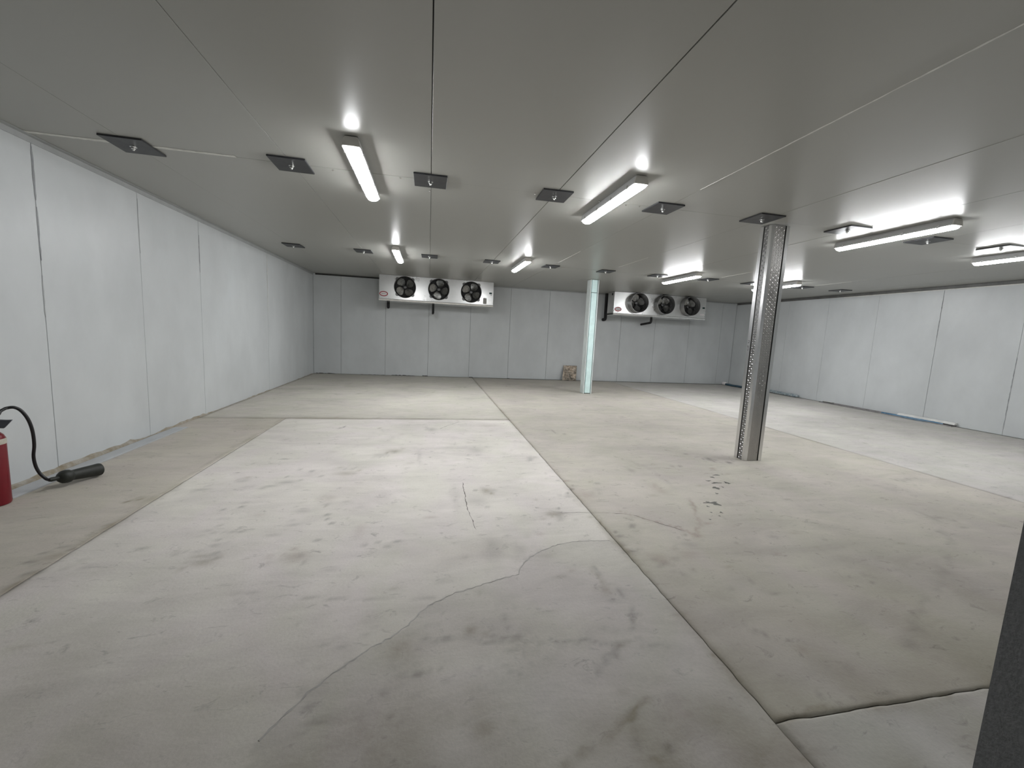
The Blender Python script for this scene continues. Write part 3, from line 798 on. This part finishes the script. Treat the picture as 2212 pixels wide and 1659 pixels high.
def make_fan(root, cx, cz, y, R, rot, protrude):
    d = empty_part('fan', (cx, y, cz), root)
    # shroud: rolled ring with four mounting ears
    if protrude:
        MB().lathe((0, 0, 0), [(R + .012, -.002), (R + .004, -.012), (R, -.02), (R - .006, -protrude), (R - .012, -protrude), (R - .010, -.02), (R - .012, .10)], 40, 'y', False).build('fan_cowl', 'cowl', d, smooth=True)
    else:
        mb = MB().lathe((0, 0, 0), [(R + .006, -.002), (R + .005, -.010), (R - .002, -.014), (R - .008, -.006), (R - .010, .10)], 40, 'y', False)
        for q in range(4):
            a = PI / 4 + q * PI / 2
            u, v = Vector((math.cos(a), 0, math.sin(a))), Vector((-math.sin(a), 0, math.cos(a)))
            pts = [u * (R - .004) + v * .060, u * (R + .042) + v * .024, u * (R + .042) - v * .024, u * (R - .004) - v * .060]
            mb.add([p + Vector((0, -.010, 0)) for p in pts] + [p + Vector((0, -.003, 0)) for p in pts],
                   [(0, 1, 2, 3), (7, 6, 5, 4), (0, 4, 5, 1), (1, 5, 6, 2), (2, 6, 7, 3), (3, 7, 4, 0)])
        mb.build('fan_shroud', 'shroud', d, smooth=True)
    MB().lathe((0, .02, 0), [(.016, 0), (.038, .004), (.046, .02), (.050, .10), (.040, .11)], 20, 'y').build('motor_hub', 'wire', d, smooth=True)
    for q in range(4):
        a0 = rot + q * PI / 2
        vs, fs = [], []
        nr, na = 6, 6
        for i in range(nr + 1):
            rr = .055 + (R - .032 - .055) * i / nr
            half = .42 + .20 * math.sin(PI * (i / nr) ** 0.8) - (.12 if i == nr else 0)
            for j in range(na + 1):
                t = j / na * 2 - 1
                a = a0 + t * half + 0.18 * (i / nr)
                vs.append((rr * math.cos(a), .055 + .034 * t - .010 * (t * t) - .006 * (i / nr), rr * math.sin(a)))
        for i in range(nr):
            for j in range(na):
                p = i * (na + 1) + j
                fs.append((p, p + 1, p + na + 2, p + na + 1))
        MB().add(vs, fs).build('fan_blade', 'blade', d, smooth=True, fix=False)
    gy = -protrude - .002 if protrude else -.022
    mb = MB()
    for rr in ((.07, .12, .17, .22, R - .012) if not protrude else (.08, .15, .22, R - .015)):
        mb.ring((0, gy, 0), (0, 1, 0), rr, .0018, 32, 4)
    for q in range(4):
        a = PI / 4 + q * PI / 2
        u = Vector((math.cos(a), 0, math.sin(a)))
        e = u * (R + (.045 if not protrude else -.012))
        mb.tube([u * .02 + Vector((0, gy - .004, 0)), u * (R - .03) + Vector((0, gy - .004, 0)), e + Vector((0, gy + .008, 0))], .0028, 5)
    mb.build('fan_guard', 'wire', d)
    return d


def empty_part(name, loc, parent):
    o = bpy.data.objects.new(name, None)
    o.empty_display_size = 0.05
    C.objects.link(o)
    o.parent = parent
    o.location = loc
    return o


def oval(rx, rz, y, n=28):
    return [(rx * math.cos(2 * PI * k / n), y, rz * math.sin(2 * PI * k / n)) for k in range(n)]


def make_cooler(label, x0, x1, fans, rots, R, protrude, badge, grp):
    yf, yb, z0, z1 = 11.50, 11.935, 2.112, H - 0.004
    r = empty('evaporator_cooler', (x0, yf, z0), label, 'cooler', grp)
    inv = Vector((x0, yf, z0))
    T = lambda o: (setattr(o, 'location', Vector(o.location) - inv), o)[1]
    # casing: ends, top, bottom and the finned coil behind the fans
    mb = MB().box(x0, x0 + .004, yf + .001, yb, z0, z1).box(x1 - .004, x1, yf + .001, yb, z0, z1)
    mb.box(x0, x1, yf + .001, yb, z1 - .004, z1 - .0005).box(x0, x1, yf + .001, yb, z0, z0 + .004)
    T(mb.build('casing', 'evap', r))
    T(box_obj('coil', 'coil', (x0 + .12, x1 - .12, yf + .20, yb - .002, z0 + .006, z1 - .006), r))
    mb = front_with_holes(x0, x1, z0, z1, yf, fans, R)
    # folded seams between the fan bays and stiffening lips
    for a, b in zip(fans[:-1], fans[1:]):
        xm = (a[0] + b[0]) / 2
        mb.box(xm - .006, xm + .006, yf - .004, yf + .001, z1 - .06, z1 - .003)
    mb.box(x0 + .002, x1 - .002, yf - .006, yf, z1 - .012, z1 - .002)
    T(mb.build('front_panel', 'evap', r))
    # drain pan slung below, falling slightly to the outlet
    px0, px1 = x0 - .004, x1 + .004
    prof = [(yf - .015, z0 + .004), (yf - .018, z0 - .012), (yf - .010, z0 - .046), (yb - .02, z0 - .062), (yb + .01, z0 - .01), (yb + .004, z0 - .002), (yb - .02, z0 - .05), (yf - .002, z0 - .034), (yf - .008, z0 - .010), (yf - .006, z0 + .004)]
    T(MB().prism(prof, 'x', px0, px1).build('drain_pan', 'pan', r))
    for (cx, cz), rt in zip(fans, rots):
        d = make_fan(r, cx, cz, yf, R, rt, protrude)
        d.location = Vector(d.location) - inv
    # oval badge near the left end: red rim, white field, a line of small print
    bx, bz = badge
    b = T(MB().add([(bx + p[0], p[1], bz + p[2]) for p in oval(.108, .066, yf - .0035)] + [(bx + p[0], p[1], bz + p[2]) for p in oval(.108, .066, yf - .0005)],
                   [tuple(range(28))] + [(k, (k + 1) % 28, 28 + (k + 1) % 28, 28 + k) for k in range(28)]).build('badge', 'red', r))
    MB().add([(bx + p[0], p[1], bz + p[2]) for p in oval(.086, .043, yf - .0045)], [tuple(range(28))]).build('badge_field', 'white', b)
    mb = MB()
    xx = bx - .058
    while xx < bx + .055:
        ww = random.uniform(.006, .012)
        h_ = random.uniform(.006, .011)
        mb.add([(xx, yf - .0052, bz - h_), (xx + ww, yf - .0052, bz - h_), (xx + ww, yf - .0052, bz + h_ * .6), (xx, yf - .0052, bz + h_ * .6)], [(0, 1, 2, 3)])
        xx += ww + .005
    tag(mb.build('badge_print', 'ink', b), kind='stuff')
    return r, T


c1, T1 = make_cooler('left ceiling cooler with three flush fans, left of the pale column', -1.300, 1.705,
                     [(-0.648, 2.442), (0.229, 2.442), (1.097, 2.430)], (0.55, 1.25, 0.95), 0.278, 0.0, (-1.185, 2.238), 'ceiling coolers')
T1(box_obj('sticker', 'sticker', (1.430, 1.525, 11.4965, 11.4990, 2.135, 2.295), c1))
T1(box_obj('warning_tag', 'tag', (1.590, 1.664, 11.4965, 11.4990, 2.405, 2.452), c1))
T1(box_obj('small_tag', 'tag', (1.625, 1.660, 11.4965, 11.4990, 2.372, 2.384), c1))
T1(MB().lathe((1.60, 11.483, 2.235), [(.012, 0), (.020, .005), (.020, .016)], 12, 'y').build('screw_cap', 'bolt', c1))
c2, T2 = make_cooler('right ceiling cooler with protruding fan cowls, behind the two columns', 5.262, 8.275,
                     [(5.985, 2.440), (6.835, 2.436), (7.680, 2.440)], (0.2, 0.8, 0.5), 0.285, 0.19, (5.405, 2.228), 'ceiling coolers')
T2(box_obj('warning_tag', 'tag', (8.165, 8.245, 11.4965, 11.4990, 2.402, 2.448), c2))
T2(box_obj('sticker', 'white', (8.10, 8.235, 11.4965, 11.4990, 2.195, 2.245), c2))
T2(box_obj('connector_box', 'hose', (5.2555, 5.2618, 11.60, 11.67, 2.63, 2.69), c2))
for z in (2.16, 2.19, 2.26):
    T2(MB().lathe((5.268, 11.494, z), [(.004, 0), (.006, .004)], 8, 'y').build('rivet', 'ink', c2))


def pipe(name, pts, r, label, bends=0.06, n=12):
    """insulated pipe following a polyline with rounded elbows"""
    P = [Vector(p) for p in pts]
    out = [P[0]]
    for a, b, c in zip(P[:-2], P[1:-1], P[2:]):
        u, v = (a - b).normalized(), (c - b).normalized()
        for t in range(6):
            s = t / 5
            q0, q1 = b + u * bends * (1 - s), b + v * bends * s
            out.append(q0 * (1 - s) + (b + (u * (1 - s) ** 2 + v * s ** 2) * 0) * 0 + q1 * s if False else
                       (b + u * bends) * (1 - s) ** 2 + b * 2 * s * (1 - s) + (b + v * bends) * s ** 2)
    out.append(P[-1])
    o = MB().tube(out, r, n).build(name, 'pipe', None, smooth=True)
    return tag(o, label, 'pipe', 'black insulated pipes')
pipe('suction_pipe', [(-1.100, 11.86, 2.048), (-1.100, 11.86, 1.925), (-1.148, YB - .003, 1.935)], .040, 'short black insulated pipe under the left end of the left cooler')
pipe('drain_pipe', [(0.095, 11.76, 2.052), (0.095, 11.76, 1.832), (0.095, YB - .003, 1.835)], .032, 'black insulated drain pipe under the middle of the left cooler')
pipe('suction_pipe', [(5.328, 12.20, H - .004), (5.335, 12.20, 1.945), (5.340, YB - .003, 1.94)], .048, 'long thick black pipe at the left end of the right cooler')
pipe('drain_pipe', [(6.640, 11.76, 2.052), (6.640, 11.76, 1.905), (6.650, YB - .003, 1.858)], .034, 'black elbowed drain pipe under the right cooler')
for x, y, z in ((0.03, 11.765, 1.93),):
    o = MB().lathe((x, y, z - .006), [(.012, 0), (.014, .006), (.012, .012)], 10).tube([(x, y, z), (x + .062, y - .004, z)], .004, 6).build('pipe_clamp', 'bolt')
    tag(o, 'bright metal clamp beside the drain pipe of the left cooler', 'clamp')

# ------------------------------------------------------------------ aluminium clad column
def lugs(mb, origin, du, dv, nrm, wid, hgt, pitch=.0275, lift=.0036):
    """raised diamond lugs of checker plate"""
    o, du, dv, nrm = Vector(origin), Vector(du), Vector(dv), Vector(nrm)
    nu, nv = max(1, int(wid / pitch)), int(hgt / pitch)
    for j in range(nv):
        for i in range(nu):
            c = o + du * ((i + .5) * wid / nu) + dv * ((j + .5) * hgt / nv)
            a = PI / 4 if (i + j) % 2 else -PI / 4
            l, s = (du * math.cos(a) + dv * math.sin(a)), (-du * math.sin(a) + dv * math.cos(a))
            L_, S_ = .0130, .0055
            mb.add([c - l * L_, c - s * S_, c + l * L_, c + s * S_, c - l * .006 + nrm * lift, c + l * .006 + nrm * lift],
                   [(0, 1, 4), (1, 5, 4), (1, 2, 5), (2, 3, 5), (3, 4, 5), (3, 0, 4)])
    return mb
CX0, CX1, CY0, CY1 = 3.724, 3.960, 4.170, 4.338
ZC = H - 0.004
col = empty('clad_column', ((CX0 + CX1) / 2, (CY0 + CY1) / 2, 0), 'tall aluminium clad column with checker plate, nearer of the two columns', 'column')
cin = Vector(col.location)
def TC(o):
    o.location = Vector(o.location) - cin
    return o
TC(box_obj('column_core', 'gap', (CX0 + .009, CX1 - .009, CY0 + .009, CY1 - .009, 0.001, ZC), col))
def angle_z(xc, yc, sx, sy, leg, t, nm):
    poly = [(xc, yc), (xc + sx * leg, yc), (xc + sx * leg, yc + sy * t), (xc + sx * t, yc + sy * t), (xc + sx * t, yc + sy * leg), (xc, yc + sy * leg)]
    return TC(MB().prism(poly, 'z', 0.001, ZC).build(nm, 'alu', col))
angle_z(CX0, CY0, 1, 1, .042, .004, 'corner_angle')
angle_z(CX1, CY0, -1, 1, .043, .004, 'corner_angle')
bl = angle_z(CX0, CY1, 1, -1, .050, .004, 'corner_angle')
angle_z(CX1, CY1, -1, -1, .045, .004, 'corner_angle')
def checker(b, o, du, nrm, wid, m, nm='checker_plate'):
    p = TC(MB().box(*b).build(nm, m, col))
    q = lugs(MB(), o, du, (0, 0, 1), nrm, wid, ZC - .02, lift=.0036 if m == 'aludark' else .0016).build('raised_lugs', 'alu' if m == 'aludark' else m, p, fix=False)
    tag(q, kind='stuff')
    return p
checker((CX0 + .0035, CX0 + .0055, CY0 + .043, CY1 - .064, .001, ZC), (CX0 + .0035, CY1 - .066, .01), (0, -1, 0), (-1, 0, 0), CY1 - CY0 - .107, 'aludark')
checker((CX0 + .043, CX1 - .057, CY0 + .0035, CY0 + .0055, .001, ZC), (CX0 + .046, CY0 + .0035, .01), (1, 0, 0), (0, -1, 0), CX1 - CX0 - .103, 'alub')
checker((CX1 - .0055, CX1 - .0035, CY0 + .046, CY1 - .048, .001, ZC), (CX1 - .0035, CY0 + .048, .01), (0, 1, 0), (1, 0, 0), CY1 - CY0 - .096, 'alub')
checker((CX0 + .053, CX1 - .048, CY1 - .0055, CY1 - .0035, .001, ZC), (CX1 - .05, CY1 - .0035, .01), (-1, 0, 0), (0, 1, 0), CX1 - CX0 - .104, 'alub')
# marker scribble on the left corner strip
mb = MB()
def stroke(pts, yy, zz, s=1.0):
    for a, b in zip(pts[:-1], pts[1:]):
        A, B_ = Vector((0, -a[0] * s, a[1] * s)), Vector((0, -b[0] * s, b[1] * s))
        d = (B_ - A).normalized()
        q = Vector((0, -d.z, d.y)) * .0022
        base = Vector((CX0 - .0006, yy, zz))
        mb.add([base + A - q, base + B_ - q, base + B_ + q, base + A + q], [(0, 1, 2, 3)])
stroke([(0, .025), (.018, .028), (.020, .012), (.004, 0), (.024, .002)], CY1 - .012, 1.405)
stroke([(0, .04), (.006, .018), (.020, .016)], CY1 - .012, 1.335)
stroke([(.014, .036), (.012, 0)], CY1 - .012, 1.335)
stroke([(0, .012), (.028, .016)], CY1 - .010, 1.312)
stroke([(.004, .004), (.012, -.004), (.022, .004)], CY1 - .010, 1.316)
tag(TC(mb.build('marker_scribble', 'ink', col, fix=False)), kind='stuff')

# ------------------------------------------------------------------ pale painted I-beam column with foam infill
BX0, BX1, BY0, BY1 = 3.722, 3.930, 9.490, 9.720
beam = empty('steel_beam_column', ((BX0 + BX1) / 2, (BY0 + BY1) / 2, 0), 'far pale steel beam column with light cyan foam infill', 'column')
cin = Vector(beam.location)
def TB(o):
    o.location = Vector(o.location) - cin
    return o
for a, b in ((BX0, BX0 + .022), (BX1 - .022, BX1)):
    TB(box_obj('flange', 'steelpaint', (a, b, BY0, BY1, .001, ZC), beam, bevel=.002))
TB(box_obj('web', 'gap', (BX0 + .022, BX1 - .022, BY0 + .10, BY1 - .10, .001, ZC), beam))
for ya, yb in ((BY0 + .006, BY0 + .060), (BY1 - .060, BY1 - .006)):
    TB(box_obj('foam_board', 'board', (BX0 + .038, BX1 - .036, ya, yb, .018, 2.425), beam, bevel=.003))
    TB(box_obj('foam_board', 'board', (BX0 + .038, BX1 - .036, ya, yb, 2.437, ZC - .003), beam, bevel=.003))

# ------------------------------------------------------------------ CO2 extinguisher at the left edge
ext = empty('fire_extinguisher', (-2.985, 3.450, 0), 'red fire extinguisher cut by the left edge with black hose and horn', 'extinguisher')
R_ = .090
MB().lathe((0, 0, 0), [(.078, .001), (.087, .004), (R_, .014), (R_, .452), (.0885, .472), (.080, .496), (.064, .515), (.044, .527), (.030, .532)], 40).build('cylinder', 'extred', ext, smooth=True)
MB().lathe((0, 0, 0), [(R_ + .0012, .436), (R_ + .0016, .438), (R_ + .0016, .466), (R_ - .0005, .474)], 40, 'z', False).build('band', 'cream', ext, smooth=True)
view = math.atan2(-3.45, 2.985)                 # towards the door
def patch(a0, a1, z0, z1, r, name, m, parent, n=10):
    vs = [(r * math.cos(a0 + (a1 - a0) * i / n), r * math.sin(a0 + (a1 - a0) * i / n), z) for z in (z0, z1) for i in range(n + 1)]
    return MB().add(vs, [(i, i + 1, n + 2 + i, n + 1 + i) for i in range(n)]).build(name, m, parent, fix=False)
lab = patch(view - .95, view + .50, .305, .415, R_ + .001, 'label', 'label', ext)
for z, h_, a1 in ((.398, .008, .46), (.380, .004, .44), (.368, .004, .38), (.354, .006, .46), (.340, .003, .42), (.330, .003, .44), (.309, .010, .46)):
    patch(view - .9, view + a1, z, z + h_, R_ + .0016, 'label_print', 'ink', lab)
for i, z in enumerate((.110, .125, .140, .155, .170)):
    patch(view - .05, view + .10 + .03 * (i % 2), z, z + .010, R_ + .001, 'lettering', 'label', ext, 4)
MB().lathe((0, 0, 0), [(.030, .528), (.030, .555), (.022, .560), (.022, .60), (.016, .606), (.016, .64)], 16).build('valve', 'brass', ext, smooth=True)
# carrying handle and squeeze lever pointing along the wall
mb = MB()
def bar(z0, z1, zt, l0, l1, wd, th):
    mb.add([(-wd, l0, z0), (wd, l0, z0), (wd, l1, z1), (-wd, l1, z1), (-wd, l0, z0 + th), (wd, l0, z0 + th), (wd * .7, l1, z1 + zt), (-wd * .7, l1, z1 + zt)],
           [(0, 3, 2, 1), (4, 5, 6, 7), (0, 1, 5, 4), (1, 2, 6, 5), (2, 3, 7, 6), (3, 0, 4, 7)])
mb.prism([(-.02, .560), (.088, .543), (.128, .598), (.100, .600), (.055, .606), (-.02, .628)], 'x', -.016, .016)
h1 = mb.build('handle', 'lever', ext, bevel=.003)
h1.rotation_euler = (0, 0, math.radians(-62))
mb = MB()
bar(.612, .640, .012, -.03, .13, .016, .012)
h2 = mb.build('squeeze_lever', 'lever', ext, bevel=.002)
h2.rotation_euler = (0, 0, math.radians(-120))
hp = [(-2.985, 3.452, .600), (-2.962, 3.462, .622), (-2.924, 3.470, .639), (-2.924, 3.491, .661), (-2.919, 3.512, .673), (-2.917, 3.532, .678), (-2.893, 3.553, .679), (-2.870, 3.574, .652),
      (-2.850, 3.595, .586), (-2.845, 3.615, .495), (-2.858, 3.636, .384), (-2.884, 3.655, .290), (-2.891, 3.672, .211), (-2.880, 3.684, .150), (-2.855, 3.690, .108), (-2.8317, 3.6918, .090), (-2.818, 3.724, .0865)]
def smooth_path(P, n=5):
    P = [Vector(p) for p in P]
    P = [P[0] * 2 - P[1]] + P + [P[-1] * 2 - P[-2]]
    out = []
    for i in range(1, len(P) - 2):
        for k_ in range(n):
            t = k_ / n
            a, b, c, d = P[i - 1:i + 3]
            out.append(0.5 * ((2 * b) + (c - a) * t + (2 * a - 5 * b + 4 * c - d) * t * t + (3 * b - a - 3 * c + d) * t ** 3))
    out.append(P[-2])
    return out
ein = Vector(ext.location)
MB().tube([p - ein for p in smooth_path(hp)], .0105, 10).build('hose', 'hose', ext, smooth=True)
S_, N_, E_ = Vector((-2.8317, 3.6918, .088)), Vector((-2.7921, 3.7942, .080)), Vector((-2.7262, 4.0288, .0565))
ax_ = (E_ - N_).normalized()
pts, rr = [], []
for d_, r_ in ((-.115, .013), (-.10, .017), (-.055, .016), (-.052, .022), (-.045, .036), (-.025, .050), (0, .053), (.018, .050), (.030, .041), (.045, .041), (.12, .046), (.20, .050), (.235, .053), (.244, .052), (.246, .044), (.22, .042), (.10, .034)):
    pts.append(N_ + ax_ * d_ - ein)
    rr.append(r_)
mb = MB()
up = Vector((0, 0, 1))
a_ = ax_.cross(up).normalized()
b_ = a_.cross(ax_)
n = 24
vs = [p + (a_ * math.cos(2 * PI * k_ / n) + b_ * math.sin(2 * PI * k_ / n)) * r_ for p, r_ in zip(pts, rr) for k_ in range(n)]
fs = [(i * n + k_, i * n + (k_ + 1) % n, (i + 1) * n + (k_ + 1) % n, (i + 1) * n + k_) for i in range(len(pts) - 1) for k_ in range(n)] + [tuple(range(n))[::-1], tuple((len(pts) - 1) * n + k_ for k_ in range(n))]
mb.add(vs, fs).build('horn', 'horn', ext, smooth=True)

# ------------------------------------------------------------------ loose bits along the walls
o = MB().prism([(-3.090, .0008), (-2.945, .0008), (-2.945, .010), (-2.952, .0125), (-3.090, .006)], 'y', 3.545, 5.80).build('flashing_strip', 'strip')
tag(o, 'flat grey metal flashing strip on the floor along the left wall', 'flashing')

# long pale channel with blue film at the right wall
fr = empty('metal_channel', (XR - .11, 7.4, 0), 'long pale metal channel with torn blue film by the right wall', 'flashing')
fin = Vector(fr.location)
def TF(o):
    o.location = Vector(o.location) - fin
    return o
TF(MB().prism([(9.925, .001), (10.05, .001), (10.05, .034), (10.046, .034), (10.046, .005), (9.930, .005), (9.930, .020), (9.925, .020)], 'y', 6.05, 8.85).build('channel', 'flashdull', fr))
TF(MB().prism([(9.985, .0345), (10.056, .0345), (10.062, .040), (10.060, .078), (10.020, .076), (9.987, .050)], 'y', 6.04, 7.05).build('cover_strip', 'flash', fr))
TF(MB().prism([(10.000, .0345), (10.052, .0345), (10.052, .044), (10.000, .044)], 'y', 8.55, 8.86).build('cover_strip', 'flash', fr))
vs, fs = [], []
n = 26
for i in range(n + 1):
    y = 6.22 + 1.15 * i / n
    k_ = math.sin(PI * min(1, i / n * 1.15)) ** 0.6 if 0 < i < n else 0.1
    for j in range(5):
        t = j / 4
        vs.append((9.99 - .09 * k_ * t + random.uniform(-.004, .004), y, .034 * (1 - t) ** 1.3 + .003 + random.uniform(0, .003)))
    if i:
        for j in range(4):
            b = (i - 1) * 5 + j
            fs.append((b, b + 1, b + 6, b + 5))
TF(MB().add(vs, fs).build('blue_film', 'film', fr, smooth=True, fix=False))


def roll(name, a, b, r, m, label, n=26, endm=None):
    """rolled and crumpled plastic sheet"""
    A, B_ = Vector(a), Vector(b)
    ax = (B_ - A).normalized()
    u = ax.cross(Vector((0, 0, 1))).normalized()
    v = Vector((0, 0, 1))
    vs, fs = [], []
    k_ = 16
    for i in range(n + 1):
        t = i / n
        c = A + (B_ - A) * t
        taper = 1 if 1 < i < n - 1 else (.82 if i in (1, n - 1) else .6)
        for j in range(k_):
            an = 2 * PI * j / k_
            w_ = r * taper * (1 + .22 * noise.noise(Vector((c.x * 7 + 3, c.y * 7, an * 1.2))) + .08 * noise.noise(Vector((c.y * 25, an * 3, 1))))
            p = c + u * math.cos(an) * w_ + v * math.sin(an) * w_ * .85
            p.z = max(p.z, .002)
            vs.append(p)
        if i:
            o_ = (i - 1) * k_
            fs += [(o_ + j, o_ + (j + 1) % k_, o_ + k_ + (j + 1) % k_, o_ + k_ + j) for j in range(k_)]
    fs += [tuple(range(k_))[::-1], tuple(n * k_ + j for j in range(k_))]
    o = MB().add(vs, fs).build(name, m, None, smooth=True)
    return tag(o, label, 'roll')
roll('plastic_roll', (9.965, 9.50, .047), (9.985, 10.85, .047), .052, 'wrap', 'grey crumpled plastic roll at the right wall, right of the aluminium column')
rl = roll('plastic_roll', (9.80, 11.10, .036), (9.78, 12.20, .036), .040, 'navy', 'dark blue plastic roll with pale end in the far right corner')
e = MB().lathe((9.78, 12.12, .050), [(.030, 0), (.052, .02), (.055, .09), (.045, .15), (.02, .165)], 14, 'y').build('roll_end', 'white', rl, smooth=True)
# mottled sheet leaning on the back wall
vs, fs = [], []
nx, nz_ = 16, 20
A, W_, T_ = Vector((4.075, 12.215, .004)), .445, Vector((4.135, YB - .030, .462))
for side in (0, 1):
    for j in range(nz_ + 1):
        for i in range(nx + 1):
            u, v = i / nx, j / nz_
            p = A + (T_ - A) * v + Vector((W_ * u * (1 - .03 * v), 0, 0))
            nn = Vector((0, -.9, .3))
            edge = min(u, 1 - u, v, 1 - v)
            cr = .010 * noise.noise(Vector((u * 5, v * 6, 2.0))) + .006 * noise.noise(Vector((u * 13, v * 15, 5.0)))
            p += nn.normalized() * ((cr if edge > 0 else cr * .5) + (.008 if side == 0 else -.004))
            p.z = max(p.z, .002)
            vs.append(p)
k0 = (nx + 1) * (nz_ + 1)
for j in range(nz_):
    for i in range(nx):
        b = j * (nx + 1) + i
        fs += [(b, b + 1, b + nx + 2, b + nx + 1), (k0 + b, k0 + b + nx + 1, k0 + b + nx + 2, k0 + b + 1)]
rim = [i for i in range(nx + 1)] + [j * (nx + 1) + nx for j in range(1, nz_ + 1)] + [nz_ * (nx + 1) + i for i in range(nx - 1, -1, -1)] + [j * (nx + 1) for j in range(nz_ - 1, 0, -1)]
fs += [(rim[i], k0 + rim[i], k0 + rim[(i + 1) % len(rim)], rim[(i + 1) % len(rim)]) for i in range(len(rim))]
o = MB().add(vs, fs).build('leaning_board', 'scrap', None, smooth=True)
tag(o, 'small mottled brown sheet leaning on the back wall left of the pale column', 'board')
